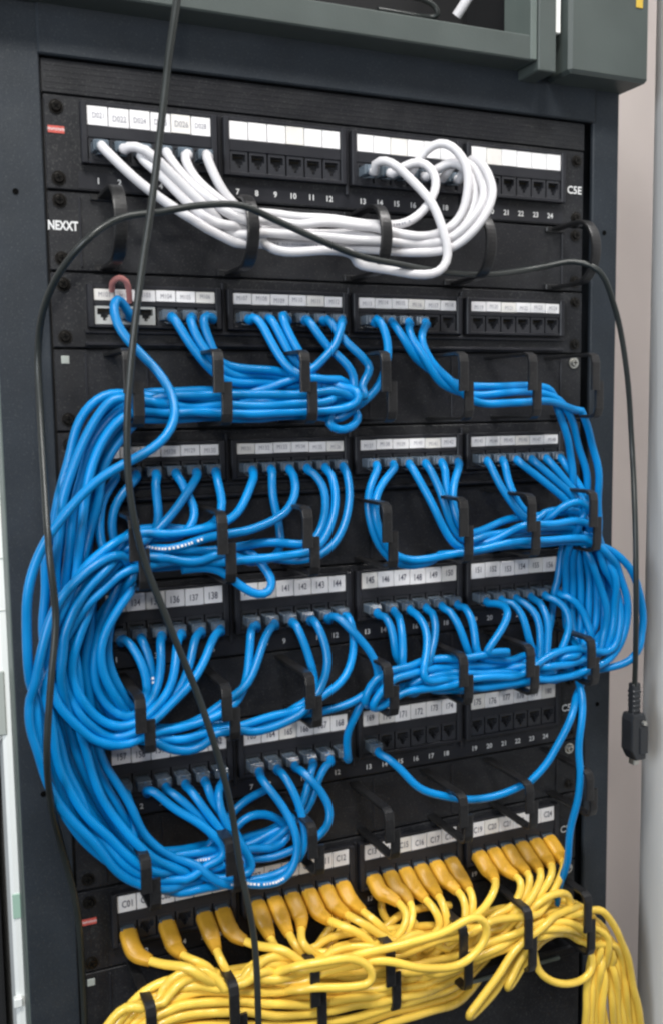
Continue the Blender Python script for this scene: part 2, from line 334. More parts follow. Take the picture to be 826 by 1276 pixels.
for k in range(6):
    z0 = Z0[k]; tall = TALL[k]
    look = ['top patch panel with blank white labels and white cables', 'second patch panel from the top with short labels and a damaged white jack',
            'third patch panel from the top, short white labels over blue plugs', 'fourth patch panel from the top, tall white labels over blue plugs',
            'fifth patch panel from the top, right half of jacks left empty', 'bottom patch panel filled with yellow booted plugs'][k]
    pn = thing('patch_bay', look, 'patch panel', (0, 0, z0), 'patch panels mounted in the rack'); PANELS.append(pn)
    b = MB(); b.box(-.2395, .2395, -.0022, .0010, BOT[k]+.0008, TOP[k]-.0008, c=.0007)
    part('face_plate', b, M['panel'], pn)
    if not tall:
        for zz in (z0-.0275, z0-.0365):
            b = MB(); b.box(-.2165, .2165, -.0062, -.0022, zz-.0013, zz+.0013, c=.0006); part('ridge', b, M['bezel'], pn)
    # raised bezels, one per block of six jacks
    bt = z0+(.0095 if tall else .0075); bb = z0-(.0345 if tall else .0245)
    lh = .0068 if tall else .0042
    for g in range(4):
        xa_ = -.21+g*(PW+PG); b = MB(); yb = -.0080
        jh = .0080 if tall else .0070; jc = jz(k)
        b.box(xa_-.0045, xa_, yb-.0015, -.0021, bb, bt, c=.0006); b.box(xa_+PW, xa_+PW+.0045, yb-.0015, -.0021, bb, bt, c=.0006)
        b.box(xa_-.0002, xa_+PW+.0002, yb, -.0020, z0+lh+.0005, bt, c=.0004)
        b.box(xa_-.0002, xa_+PW+.0002, yb, -.0020, jc+jh, z0-lh-.0005, c=.0003)
        b.box(xa_-.0002, xa_+PW+.0002, yb-.001, -.0020, bb, jc-jh, c=.0005)
        part('jack_bezel', b, M['bezel'], pn)
        if g < 3:
            b = MB(); b.box(xa_+PW+.0060, xa_+PW+.0083, -.0055, -.0021, BOT[k]+.012, TOP[k]-.004, c=.0006); part('divider_rib', b, M['bezel'], pn)
    for p in range(1, 25):
        x = px_(p)
        wj = (k == 1 and p in (1, 2, 3))
        j = link('jack', JW if wj else JM[tall], pn); j.location = (x, -.0072, jz(k)-z0)
        if wj: j['label'] = 'white jack insert'
        b = MB(); e = rng.uniform(-.0002, .0002)
        b.box(x-PP/2+.0004, x+PP/2-.0004, -.0078+e*.3, -.0030, z0-lh+e, z0+lh+e, c=.0002)
        st = LT[k][(p-1) % len(LT[k])]
        if k == 0 and p > 6: st = ''
        if st: b.text(st, x+rng.uniform(-.0006, .0006), z0+rng.uniform(-.0008, .0008), -.0082, (.0050 if not tall else .0058 if k == 0 else .0078)*rng.uniform(.92, 1.08), 1, sx=.78 if k < 3 else .70, bold=.01 if k > 2 else 0.)
        part('label_strip', b, [M['paper2'] if (p*7+k*3) % 5 == 0 else M['paper'], M['ink2'] if k > 2 else M['ink']], pn)
        if tall:
            b = MB(); b.text(str(p), x, z0-.0455, -.0029, .0062, 0, bold=.02); part('port_number', b, M['white'], pn)
    if tall:
        b = MB(); b.box(-.2165, .2165, -.0026, -.0021, z0-.0515, z0-.0395); part('number_band', b, M['bezel'], pn)
        b = MB(); b.text('C5E', .229, z0-.021, -.0027, .0095, 0, bold=.02); part('category_print', b, M['white'], pn)
    if k in (0, 5):
        b = MB(); b.box(-.2372, -.2255, -.0027, -.0021, z0-.0135, z0-.0085); b.text('ORTRONICS' if False else 'mmmm', -.2314, z0-.011, -.0029, .004, 1)
        part('red_badge', b, [M['red'], M['white']], pn)
    for sx_ in (-1, 1):
        for zz in (TOP[k]-.0095, BOT[k]+.0085):
            s_ = link('screw', SCREW, pn); s_.location = (sx_*.2310, -.0021, zz-z0); s_.rotation_euler = (0, rng.uniform(0, 1.5), 0)
# ------------------------------------------------------------------ cable managers
RX = [-.196, -.131, -.0635, .004, .074, .1405, .205]
MT = [BOT[k] for k in range(6)]; MBt = [TOP[k+1] for k in range(5)]+[-.719]
FT = [MT[k]-.0043-(0 if k < 5 else -.006) for k in range(6)]; FB = [MBt[k]+.0048 for k in range(6)]
DR = .0705
def finger(up_, zt_, zb_, off):
    b = MB(); zm = (zt_+zb_)/2; hw = .0042; t = .0015
    if up_:
        pts = [(0, zt_), (-(DR-.006), zt_), (-(DR-.0015), zt_-.002), (-DR, zt_-.007), (-DR, zm-.004)]
    else:
        pts = [(0, zb_), (-(DR-.010), zb_), (-(DR-.0055), zb_+.002), (-(DR-.0038), zb_+.007), (-(DR-.0038), zm+.004)]
    P = np.array([(off, y, z) for y, z in pts]); Q = []
    for i in range(len(P)-1): Q += [P[i]+(P[i+1]-P[i])*t_ for t_ in (0, .5)]
    Q.append(P[-1])
    b.sweep(Q, lambda t_: (hw, t), n=12, up=(1, 0, 0), power=6, smooth=False)
    return b
MG = []
for k in range(6):
    zt_, zb_ = MT[k]-.0008, MBt[k]+.0008
    look = ['top cable manager with wide rounded rings holding the white cables', 'second cable manager, blue cables bundled through its left rings',
            'third cable manager, above the fourth patch panel', 'fourth cable manager, packed with blue cables on both sides',
            'fifth cable manager, its right rings nearly empty', 'bottom cable manager stuffed with yellow cables'][k]
    mg = thing('cable_manager', look, 'cable manager', (0, 0, (zt_+zb_)/2), 'cable managers between the patch panels'); MG.append(mg)
    b = MB(); b.box(-.2395, .2395, -.0016, .0010, zb_, zt_, c=.0006); part('back_plate', b, M['panel'], mg)
    for x in (-.2165, .2165) + ((-.17, .02, .10) if k else ()):
        b = MB(); b.box(x-.0008, x+.0008, -.0028, -.0015, zb_+.003, zt_-.003, c=.0003); part('fold_line', b, M['bezel'], mg)
    if k == 0:
        for i, x in enumerate((-.199, -.102, .0068, .102, .2075)):
            P = []
            H = .026; cz_ = (zt_+zb_)/2; dp = .062
            for a in np.linspace(-math.pi/2, math.pi/2, 13):
                P.append((x, -(dp-.022+.022*math.cos(a)) if True else 0, cz_-H*math.sin(a)*-1))
            P = [(x, 0, cz_-H)]+P+[(x, 0, cz_+H)]
            b = MB(); b.sweep(cat(P, .006), lambda t_: (.0048, .0016), n=12, up=(1, 0, 0), power=5, smooth=False)
            part('ring', b, M['ring'], mg)
            b = MB(); b.box(x-.010, x+.010, -.0045, -.0014, cz_-H-.0025, cz_-H+.003, c=.0008); part('ring_foot', b, M['ring'], mg); b = MB(); b.box(x-.010, x+.010, -.0045, -.0014, cz_+H-.003, cz_+H+.0020, c=.0008)
            part('ring_foot', b, M['ring'], mg)
        b = MB(); b.text('NEXXT', -.2290, cz_+.004, -.0021, .0092, 0, sx=.72, bold=.035); part('brand_print', b, M['white'], mg)
    else:
        for i, x in enumerate(RX):
            dx = (i-3)*.0002
            part('upper_finger', finger(True, FT[k], FB[k], x-.0032), M['ring'], mg)
            part('lower_finger', finger(False, FT[k], FB[k], x+.0040), M['ring'], mg)
    zs_ = {0: (zt_-.0065, zb_+.0085)}.get(k, (zt_-.0075, zb_+.0085))
    for sx_ in (-1, 1):
        for q, zz in enumerate(zs_):
            if k and sx_ < 0 and q == 0:
                b = MB(); b.box(-.2345, -.2285, -.0022, -.0014, zz-.003, zz+.003, c=.0004); part('sticker', b, M['sticker'], mg); continue
            s_ = link('screw', SCREW2 if (k and sx_ > 0 and q == 0) else SCREW, mg); s_.location = (sx_*.2310, -.0015, zz-mg.location.z)
# shelf under the last manager
ls = thing('lower_shelf', 'dark equipment shelf edge below the bottom cable manager', 'shelf', (0, 0, -.78))
b = MB(); b.box(-.2395, .2395, -.03, .15, -.735, -.7245, c=.002); part('front_lip', b, M['panel'], ls)
b = MB(); b.box(-.2395, .2395, -.012, .15, -1.0, -.7355, c=.002); part('body', b, M['panel'], ls)
b = MB(); b.box(-.10, .20, -.0335, -.0302, -.7335, -.7300, c=.0008); part('painted_highlight', b, M['rackside'], ls)  # paler strip, a highlight on the shelf lip put into the colour

# ------------------------------------------------------------------ cables
def W(st):
    out = []
    for t in st.split():
        a = [float(q) for q in t.split(',')]
        out.append(U(a[0], a[1], -a[2]/1000))
    return out
def lane(st, u, hw, dd=0.):
    """offset a centre line sideways (in the plane of the rack) by u*hw"""
    C = [U(*[float(q) for q in t.split(',')][:2], -float(t.split(',')[2])/1000) for t in st.split()]
    C = np.array(C); T = np.gradient(C, axis=0); T /= np.linalg.norm(T, axis=1)[:, None]
    N = np.stack([-T[:, 2], 0*T[:, 0], T[:, 0]], 1)
    h = np.array(hw if hasattr(hw, '__len__') else [hw]*len(C))/1600
    Q = C+N*(u*h)[:, None]; Q[:, 1] -= dd
    return list(Q)
def mgr(k, x, v, d):
    """point inside manager k at x; v 0 top..1 bottom; d depth in mm"""
    return np.array([x, -d/1000, MT[k]-.010-(MT[k]-MBt[k]-.020)*v])
def start(k, p, drop=None):
    x, z = px_(p), jz(k)
    if k == 5: return [np.array([x, -.006, z]), np.array([x, -.0140, z-.0025]), np.array([x+.0012, -.0215, z-.0085])]
    return [np.array([x, -.006, z]), np.array([x, -.018, z]), np.array([x, -.0255, z-.0035])]
CABLES = []
def cable(kind, pts, a=None, b=None, label='', group=None, free=False):
    P = (start(*a) if a else [])+list(pts)+(start(*b)[::-1] if b else [])
    P_ = cat(P, .0055); n_ = len(P_); t_ = np.arange(n_)*.0055
    amp = np.clip(np.minimum(np.arange(n_)-5, n_-6-np.arange(n_))/8., 0, 1)[:, None] if n_ > 14 else 0
    wob = sum(np.outer(np.sin(t_*2*math.pi/L+rng.uniform(0, 6.3)), rng.normal(size=3)) for L in (.045, .07, .12))
    P_ = P_+wob*amp*(.0010 if not free else .0006)
    CABLES.append(dict(kind=kind, P=P_, a=a, b=b, label=label, group=group, free=free))
def lab(k, p, k2, p2, sd): return 'blue cable from %s panel %s jack to %s panel %s jack, looping %s' % (OrdP[k], ordn[p], OrdP[k2], ordn[p2], sd)
def portname(k, p): return '%s jack of the %s panel' % (ordn[p], OrdP[k])
RAD = dict(white=.0036, blue=.0034, yellow=.0035)
def rj(s=1.): return rng.uniform(-s, s)

# --- white cables, top panel
wt = {1: '150,205,30 192,243,38 240,272,44 285,297,48', 2: '168,180,27 192,195,32 215,225,38 255,262,44 295,292,48', 3: '170,190,27 200,215,34 240,252,42 290,285,46',
      4: '208,192,28 232,225,36 262,255,44 300,278,48', 5: '228,195,28 240,222,34 275,250,40 305,270,45', 6: '255,190,28 268,222,34 290,255,40 318,270,44'}
we = {1: (18, '560,310,58 590,290,69 608,262,72 614,238,69 603,208,56 585,190,42'), 2: (17, '555,302,54 582,282,67 600,255,68 604,225,60 590,203,48 570,192,38'),
      3: (16, '545,305,52 572,288,54 590,262,55 594,230,53 582,205,46 562,196,38'), 4: (15, '540,298,50 565,280,54 582,255,56 586,220,56 572,188,52 548,173,44 528,182,34'),
      5: (14, '492,285,50 515,275,50 536,258,50 546,232,48 541,208,42 522,194,34'), 6: (13, '440,330,50 480,334,56 520,345,60 548,344,62 558,325,63 552,290,60 540,255,55 512,222,48 488,198,40 470,193,32')}
wv = {1: 4.6, 2: 3.2, 3: 2.6, 4: 1.2, 5: .4, 6: 5.4}
for p in range(1, 7):
    e, tail = we[p]; yy = wv[p]
    mid = ' '.join('%f,%f,%f' % (x, y0+yy*8.2, d) for x, y0, d in ((330, 265, 50-(p % 2)*9), (390, 268, 50-(p % 2)*9), (445, 272, 50-(p % 2)*9)))
    cable('white', W(wt[p])+W(mid)+W(tail), (0, p), (0, e), 'white cable from the %s jack of the top panel looping right to its %s jack' % (ordn[p], ordn[e]), 'white patch cables of the top panel')

# --- blue cables
G2 = 'blue patch cables'
r2 = {2: '146,362,34 140,378,38 145,405,42 165,432,48 198,464,55 217,498,66 220,527,76 205,553,78 172,572,78 130,592,74 88,628,72 62,662,72 45,702,70 36,752,68 34,805,66 36,860,64 48,930,60 66,985,56',
      4: '215,392,30 245,438,36 270,470,42', 5: '235,395,30 252,430,36 274,462,40', 6: '250,390,30 260,425,34 276,458,38',
      7: '320,392,30 338,425,36 362,462,44', 8: '335,392,30 352,425,36 372,458,40', 9: '348,385,30 360,420,36 378,450,40',
      10: '383,395,32 408,432,40 440,468,48', 11: '412,395,32 432,430,40 465,458,48', 12: '424,395,34 420,425,42 402,455,46',
      13: '471,392,32 481,415,36 485,445,40'}
laneA = '150,505,46 116,552,46 97,610,46 87,680,44 82,760,42 82,830,42 88,900,42 108,970,42 142,1032,44 190,1078,46'
laneA4 = '150,505,42 116,552,40 97,610,38 92,680,36 95,760,34 100,830,34 118,885,36 150,920,42'
uA = {4: -.9, 5: -.6, 6: -.3, 7: 0, 8: .3, 9: .6, 10: .9, 11: .45, 12: -.15, 13: .75}
hwA = [26, 24, 24, 24, 26, 28, 30, 30, 28, 24]
r5 = {1: '172,1058,40 163,1010,34 156,985,30', 2: '255,1085,52 285,1068,54 284,1048,52 262,1033,46 215,1006,38 187,980,32',
      3: '250,1078,44 282,1062,46 280,1042,44 250,1020,40 220,990,34', 4: '262,1090,48 296,1070,50 286,1046,48 262,1018,42 240,985,34',
      5: '270,1096,42 310,1080,44 298,1050,44 272,1012,40 258,975,34', 6: '275,1100,56 320,1085,54 300,1055,50 275,1015,42 266,985,36',
      7: '300,1106,58 350,1098,60 378,1070,60 376,1040,56 352,1005,48 328,975,38', 8: '300,1098,52 352,1090,54 383,1062,56 382,1030,54 368,990,46 350,960,36',
      9: '300,1075,40 360,1062,46 402,1040,52 415,1016,52 404,990,46 380,962,38', 10: '300,1066,34 350,1045,38 372,1015,40 384,985,38 388,955,32', 11: '300,1058,30 345,1035,34 388,1000,34 398,960,32'}
def mpass(k, xs, v, d): return [mgr(k, x, v, d) for x in xs]
turn2 = {}
k2 = 1
dest = {4: (4, 1), 5: (4, 2), 6: (4, 3), 7: (4, 4), 8: (4, 5), 9: (4, 6), 10: (4, 7), 11: (3, 10), 12: (3, 9), 13: (3, 12)}
r4 = {1: '168,905,46 186,880,46 184,845,44 172,812,38 158,792,32', 2: '172,900,40 190,880,42 192,845,40 186,812,36 175,792,32', 3: '175,898,50 192,876,50 200,845,46 202,815,40 199,795,34',
      4: '180,902,54 200,878,54 216,850,50 221,815,42 220,795,34', 5: '185,905,50 205,882,52 228,855,50 240,820,42 242,790,34', 6: '190,895,56 215,875,58 242,850,54 258,820,46 265,790,36',
      7: '205,912,50 255,900,52 292,872,52 310,835,46 314,800,40 310,780,34', 8: '205,905,44 260,895,48 298,868,54 318,832,48 328,800,42 335,780,34', 9: '210,930,44 290,918,48 360,890,46 392,862,44 386,815,40 368,775,32',
      10: '210,938,54 290,925,56 365,895,56 398,865,54 410,825,50 403,790,42 390,768,34', 11: '215,925,34 300,915,40 400,890,44 452,872,50 478,842,54 466,820,50 436,782,40 418,762,32', 12: '210,922,50 300,905,52 380,880,52 418,858,50 440,825,46 444,795,40 434,765,32'}
tr = {4: .55, 5: .40, 6: .30, 7: .6, 8: .7, 9: .5, 10: .75, 11: .85, 12: .45, 13: .65}
ret = {4: .74, 5: .84, 6: .94, 7: .80, 8: .90, 9: .68, 10: .98, 11: .62, 12: .56, 13: .88}
for p, st in r2.items():
    if p == 2:
        cable('blue', W(st)+W('100,1045,54 150,1082,54 200,1106,54')+W(r5[8]), (1, 2), (4, 8), 'blue cable from the damaged white jack, looping furthest left of all cables', G2, free=True)
        continue
    pts = W(st); d0 = [30, 42, 54][p % 3]
    xt = {4: -.005, 5: -.03, 6: -.015, 7: -.002, 8: -.012, 9: -.03, 10: -.005, 11: -.002}.get(p)
    if xt is not None:
        if p < 7: pts += mpass(1, [-.11, -.075], tr[p]*.7, 34)
        pts += [mgr(1, xt-.012, .55, 44), mgr(1, xt, .70, d0+4), mgr(1, xt-.014, ret[p], d0)]
    elif p == 13: pts += [mgr(1, .001, .72, 40), mgr(1, -.015, .88, 42)]
    pts += mpass(1, [-.0635, -.1, -.131, -.165] if p != 12 else [-.1, -.131, -.165], ret[p], d0)
    kd_, pd = dest[p]
    if kd_ == 4: pts += lane(laneA, uA[p], hwA, (d0-42)/1000*.8)+W(r5[pd])
    else: pts += lane(laneA4, uA[p], 22, (d0-42)/1000*.5)+W(r4[pd])
    cable('blue', pts, (1, p), (kd_, pd), lab(1, p, kd_, pd, 'left'), G2)
r3 = {1: '124,625,34 124,665,40 134,698,44', 2: '146,622,34 140,662,36 150,700,38', 3: '193,615,32 201,645,36 190,680,44', 4: '234,612,32 250,642,38 235,668,46', 5: '236,610,36 212,645,46 186,668,54', 6: '271,600,34 280,636,40 262,662,46',
      7: '314,605,36 298,638,44 262,657,50 200,668,56', 8: '338,618,32 350,658,34 352,690,38 320,700,42', 9: '372,608,38 362,636,46 318,660,54 280,668,58 210,682,60',
      10: '406,602,34 408,640,42 388,680,48', 11: '418,602,34 418,642,44 394,688,52', 12: '437,608,36 431,650,46 402,694,54'}
v3 = {1: .92, 2: .82, 3: .42, 4: .3, 5: .2, 6: .12, 7: .1, 8: .66, 9: .28, 10: .55, 11: .72, 12: .86}
# centre lines of the arcs between managers 3 and 4 on the left
arc3 = {1: '150,742,50 132,785,52 128,830,52 145,872,52', 2: '152,735,40 138,780,42 140,830,42 152,865,44', 3: '160,715,44 130,760,44 116,815,44 122,870,46', 4: '150,705,56 112,750,56 96,810,56 98,865,54 130,905,52',
        5: '150,690,46 108,735,46 90,800,44 92,860,46 125,905,48', 6: '155,682,56 110,712,58 84,760,58 78,830,56 92,890,54 140,925,52', 7: '150,675,60 112,700,62 78,748,62 66,815,60 76,885,58 130,928,56',
        8: '160,722,38 124,765,36 108,820,34 116,870,36 150,905,40', 9: '150,697,62 110,732,64 82,785,64 74,850,60 100,905,54 150,932,48'}
arc3b = {10: '150,700,40 108,735,42 72,790,44 56,855,46 58,930,48 85,1000,50 130,1058,50 190,1100,50', 11: '152,710,56 112,742,58 82,790,58 66,850,60 66,930,60 95,1000,58 140,1052,56 195,1090,56',
         12: '150,690,62 100,716,66 66,768,68 46,830,68 42,900,66 58,970,64 98,1032,60 190,1108,58'}
d4 = {1: 1, 2: 2, 3: 3, 4: 4, 5: 5, 6: 6, 7: 7, 8: 8, 9: 11}
d5 = {10: 10, 11: 11, 12: 9}
for p, st in r3.items():
    pts = W(st); d0 = [34, 46, 57][p % 3]
    if p >= 10: pts += mpass(2, [-.085, -.115, -.131, -.165], v3[p], d0)
    elif p == 8: pts += mpass(2, [-.131, -.165], v3[p], d0)
    elif p in (4, 6): pts += mpass(2, [-.165], v3[p], d0)
    pts += mpass(2, [-.196], v3[p]*.9+.08, d0)
    if p in d4: pts += W(arc3[p])+W(r4[d4[p]]); e = (3, d4[p])
    else: pts += W(arc3b[p])+W(r5[d5[p]]); e = (4, d5[p])
    cable('blue', pts, (2, p), e, lab(2, p, e[0], e[1], 'left'), G2)
# right side
slk = {19: '486,858,40 462,884,44 448,882,50 468,846,54 500,830,52 545,824,50 585,818,54', 20: '492,868,50 470,892,50 456,888,56 478,852,58 520,838,54 570,832,50 620,830,48',
       22: '520,868,44 500,862,44 510,848,50 560,842,54 620,840,54 660,840,54'}
r3r = {13: '457,612,34 459,642,38 472,680,42 492,704,44 540,704,46', 14: '471,608,36 466,640,42 480,684,46 500,700,50 550,694,50', 15: '530,612,34 550,655,42 574,690,48', 16: '545,602,34 558,640,42 578,680,46', 17: '557,608,32 562,650,38 580,678,42',
       18: '561,608,36 562,640,42 580,668,48', 19: '620,600,34 640,638,42 662,655,48', 20: '633,606,34 652,638,40 675,650,44', 21: '680,602,34 718,636,44', 22: '695,600,36 722,632,44', 23: '705,598,34 728,630,40', 24: '714,598,32 732,624,36'}
v3r = {13: .95, 14: .85, 15: .75, 16: .65, 17: .5, 18: .4, 19: .3, 20: .15, 21: .55, 22: .35, 23: .25, 24: .1}
ext = {13: 803, 14: 779, 15: 768, 16: 757, 17: 747, 18: 736, 19: 728, 20: 772, 21: 718, 22: 708, 23: 700, 24: 750}
r4r = {13: '520,845,44 494,826,46 492,800,42 487,772,36', 14: '525,850,50 498,836,50 500,808,46 500,775,38', 15: '560,846,56 520,846,56 532,812,50 531,775,40', 16: '565,856,50 525,850,50 540,810,46 543,770,36',
       17: '620,835,42 586,828,44 578,800,42 568,768,36', 18: '625,828,48 592,820,50 592,790,46 586,760,38', 19: '640,812,56 600,814,58 630,780,54 634,752,42', 20: '690,825,44 662,812,46 655,785,42 648,755,36',
       21: '700,845,50 672,835,50 674,792,46 666,758,38', 22: '700,835,56 676,840,56 684,795,50 680,758,40', 23: '715,840,44 680,830,46 710,790,44 704,752,36', 24: '735,815,40 733,790,42 728,765,38 714,745,34'}
v4r = {13: .95, 14: .85, 15: .72, 16: .6, 17: .5, 18: .4, 19: .3, 20: .2, 21: .7, 22: .55, 23: .35, 24: .3}
for i, p in enumerate(range(13, 25)):
    pts = W(r3r[p]); d0 = [34, 46, 57][p % 3]
    xs = [x for x in (.074, .11, .1405, .175, .205) if x > px_(p)+(.035 if p > 14 else .06)]
    if not xs or p >= 21: xs = [.205]
    pts += mpass(2, xs, v3r[p], d0)
    xe = ext[p]; ds = 44+(xe-720)*.25; sg = (-1, 1, 0)[p % 3]
    if xe > 750: pts += W('%f,%f,%f %f,%f,%f %f,%f,%f %f,%f,%f' % (xe-22, 690+10*sg, ds, xe-4, 730+12*sg, ds, xe, 768+14*sg, ds, xe-12, 815+6*sg, ds))
    else: pts += W('%f,%f,%f %f,%f,%f %f,%f,%f' % (xe+4, 700, ds-10, xe+6, 745, ds-12, xe+4, 790, ds-10))
    pts += mpass(3, [.205, .175] if p < 24 else [.2], v4r[p], d0)
    if p in (19, 20, 22): pts += mpass(3, [.1405, .11, .074, .04], v4r[p]*.4+.5, d0)+W(slk[p])
    elif p < 21: pts += mpass(3, [x for x in (.1405, .11, .074, .04) if x > px_(p)+.05], v4r[p], d0)
    pts += W(r4r[p])
    cable('blue', pts, (2, p), (3, p), lab(2, p, 3, p, 'right'), G2)
cable('blue', W('520,420,34 553,475,42 590,502,48 640,502,50 690,500,50 722,520,46 740,560,42 748,610,40 744,660,34 735,720,26 728,800,26 722,850,44 712,890,60 700,925,62 668,965,56 632,988,50 590,997,48 545,990,46 515,978,42 492,950,36'), (1, 16), (4, 13),
      'lone blue cable sagging under the empty jacks on the right of the fifth panel', G2)
cable('blue', W('508,415,34 545,470,40 585,492,42 640,488,42 690,492,42 710,520,40 724,560,36 730,615,32 728,680,24 722,760,22 722,830,34 722,880,58 724,940,64 718,1000,62 706,1065,56 694,1120,40 690,1160,26'), (1, 15), None,
      'blue cable hanging straight down beside the right upright into the yellow bundle', G2)
cable('blue', W('495,410,34 535,460,38 580,482,38 640,480,38 690,488,40 700,525,40 710,570,34 712,630,26 700,690,22 690,740,20 680,800,22')+mpass(3, [.13, .074, .02], .9, 34)+W('478,845,44 455,865,44 440,895,40 430,918,34'), (1, 14), (4, 12),
      'blue cable from second panel fourteenth jack dropping to fifth panel twelfth jack', G2)
# slack loops in the blue bundles
cable('blue', mpass(1, [-.06, -.03], .9, 46)+W('400,528,50 422,540,52 445,532,50 452,515,46')+mpass(1, [-.04], .7, 36), None, None, 'short slack blue loop hanging under the second manager, right of its third ring', G2)
cable('blue', mpass(2, [-.16, -.131], .88, 50)+W('298,730,56 320,744,56 338,742,56 345,726,56 335,712,52')+mpass(2, [-.11], .6, 36), None, None, 'short slack blue loop drooping over the labels of the fourth panel', G2)
cable('blue', W('262,1105,48 260,1092,48 275,1050,40 290,1015,34 320,1010,34 350,1018,36 365,1035,38 350,1055,40 310,1058,44 250,1062,44 200,1072,40'), None, None, 'short slack blue loop lying inside the fifth manager', G2)
cable('blue', W('120,1010,30 160,1060,34 210,1062,34 260,1052,30 310,1045,28 350,1030,26 372,1000,24'), None, None, 'deepest blue cable crossing at the back of the fifth manager', G2)
cable('blue', W('110,1000,34 150,1058,38 205,1078,38 250,1070,36 270,1040,32 300,1000,26 330,985,20'), None, None, 'blue cable rising at the back behind the third block of fifth manager', G2)

# --- yellow cables
G6 = 'yellow patch cables of the bottom panel'
y6 = {1: '190,1175,52 235,1210,56 290,1215,58', 3: '222,1172,50 245,1200,54 285,1213,56', 5: '268,1170,50 278,1196,54 310,1210,56', 6: '315,1160,48 348,1185,56 390,1198,60',
      7: '335,1155,48 345,1185,52 375,1208,54', 8: '358,1150,48 368,1180,52 395,1205,54', 9: '374,1145,50 374,1175,54 395,1200,56', 10: '410,1130,48 432,1155,52 465,1170,56', 11: '430,1115,48 450,1150,52 485,1172,54', 12: '448,1110,48 462,1145,50 495,1165,52'}
y6r = {13: '508,1095,46 512,1140,50 490,1172,54', 14: '517,1095,46 517,1140,48 495,1175,50', 15: '530,1100,46 540,1130,48 548,1160,50 520,1182,50', 16: '545,1095,46 552,1125,48 558,1155,50 535,1180,52',
       17: '575,1090,46 582,1120,48 580,1150,50 555,1175,52', 18: '582,1085,46 590,1115,48 585,1150,50 560,1180,54', 19: '618,1075,46 617,1105,50 600,1135,54 570,1165,56',
       20: '640,1070,44 652,1095,46 650,1120,48 620,1145,50', 21: '655,1065,44 664,1090,46 655,1120,48 625,1150,52', 22: '668,1060,44 676,1088,46 660,1120,50 630,1150,54',
       23: '682,1055,44 690,1080,46 675,1112,50 640,1145,54', 24: '694,1050,44 705,1075,46 695,1105,50 660,1140,56'}
def shal(P, st, p):
    a = [float(q) for q in st.split()[0].split(',')]
    w0 = U(a[0], a[1], -(a[2]*.68)/1000); e0 = np.array([px_(p)+.004, -.029, jz(5)-.024])
    return [w0*.42+e0*.58]+P[1:]
def yl(x, yp, d): return U(x, yp, -d/1000)
for i, p in enumerate(y6):
    v = (i*0.37) % 1; d0 = [36, 48, 60][i % 3]
    xl_ = [(400, 1190, 62), (450, 1185, 62), (490, 1180, 60), (540, 1178, 58), (575, 1170, 56), (620, 1155, 46), (660, 1143, 38), (700, 1138, 34)]
    last = W(y6[p].split()[-1])[0]
    lx = float(y6[p].split()[-1].split(',')[0])
    pts = shal(W(y6[p]), y6[p], p)+[yl(x, yp+(v-.35)*hh, d0) for x, yp, hh in xl_ if x > lx+30]
    pts += [yl(735, 1148+v*22, 50)]
    u_ = (0, .12, .2, .3, .34, .62, .7, .82, .9, 1.)[i]
    pts += W('%f,%f,52 %f,%f,52 %f,%f,50 %f,%f,48' % (748+u_*10, 1168+u_*4, 738+u_*40, 1205, 732+u_*52, 1250, 728+u_*68, 1320))
    cable('yellow', pts, (5, p), None, 'yellow cable from the %s running right then down' % portname(5, p), G6)
for i, p in enumerate(y6r):
    v = (i*0.37+.15) % 1; d0 = [40, 52, 62][i % 3]
    fx = float(y6r[p].split()[-1].split(',')[0])
    xl_ = [(640, 1152, 46), (600, 1165, 50), (560, 1182, 56), (520, 1196, 62), (487, 1206, 64), (440, 1214, 62), (395, 1220, 62), (340, 1226, 62), (295, 1232, 62), (245, 1240, 62), (200, 1252, 62), (160, 1282, 60), (130, 1330, 58)]
    pts = shal(W(y6r[p]), y6r[p], p)+[yl(x, yp+(v-.5)*hh, min(d0, d0*.9 if x < 450 else d0)) for x, yp, hh in xl_ if x < fx-30]
    cable('yellow', pts, (5, p), None, 'yellow cable from the %s running left' % portname(5, p), G6)
def loose(st, label): cable('yellow', W(st), None, None, label, G6, free=True)
loose('290,1222,22 325,1214,42 400,1202,68 450,1190,74 495,1180,76 540,1166,78 575,1146,78 598,1138,78 611,1150,78 610,1172,78 590,1197,78 555,1207,78 515,1205,77 480,1196,76 400,1214,68 330,1226,44 290,1232,24', 'yellow slack loop standing out in front of the middle of the bottom bundle')
loose('290,1228,24 330,1214,50 385,1201,74 430,1194,78 455,1198,79 468,1210,79 466,1226,79 440,1230,78 390,1229,72 335,1236,48 290,1240,24', 'small yellow slack loop left of the fourth bottom ring')
loose('720,1130,50 680,1150,60 645,1180,66 620,1215,68 595,1250,68 578,1266,68 583,1272,66 610,1245,62 640,1200,56 670,1165,50 700,1150,40', 'long yellow slack loop hanging lowest under the bottom bundle')
loose('715,1142,44 680,1160,54 655,1185,60 635,1215,62 622,1234,62 632,1236,60 650,1205,56 668,1175,48 700,1160,40', 'short yellow slack loop hanging beside the long one')
loose('650,1150,40 668,1185,46 664,1205,52 680,1222,54 712,1226,54 735,1218,54 742,1190,52 738,1160,48', 'thin yellow loop curling below the last bottom ring')
loose('640,1160,52 670,1120,54 700,1110,54 715,1118,52 712,1138,50 680,1150,48 620,1170,46 560,1190,44', 'yellow slack loop arching over the top right of the bottom bundle')
loose('700,1140,50 735,1135,56 748,1130,60 765,1155,60 778,1190,58 790,1240,56 805,1320,54', 'yellow cable arching highest over the last bottom ring and down the wall side')
loose('520,1150,26 500,1165,26 480,1150,24 470,1130,18 476,1118,12', 'short yellow cable stub bending up at the back of the bottom manager')
loose('560,1128,20 530,1130,24 495,1140,26 470,1165,28 430,1180,30 400,1200,30', 'yellow cable running along the back of the bottom manager')
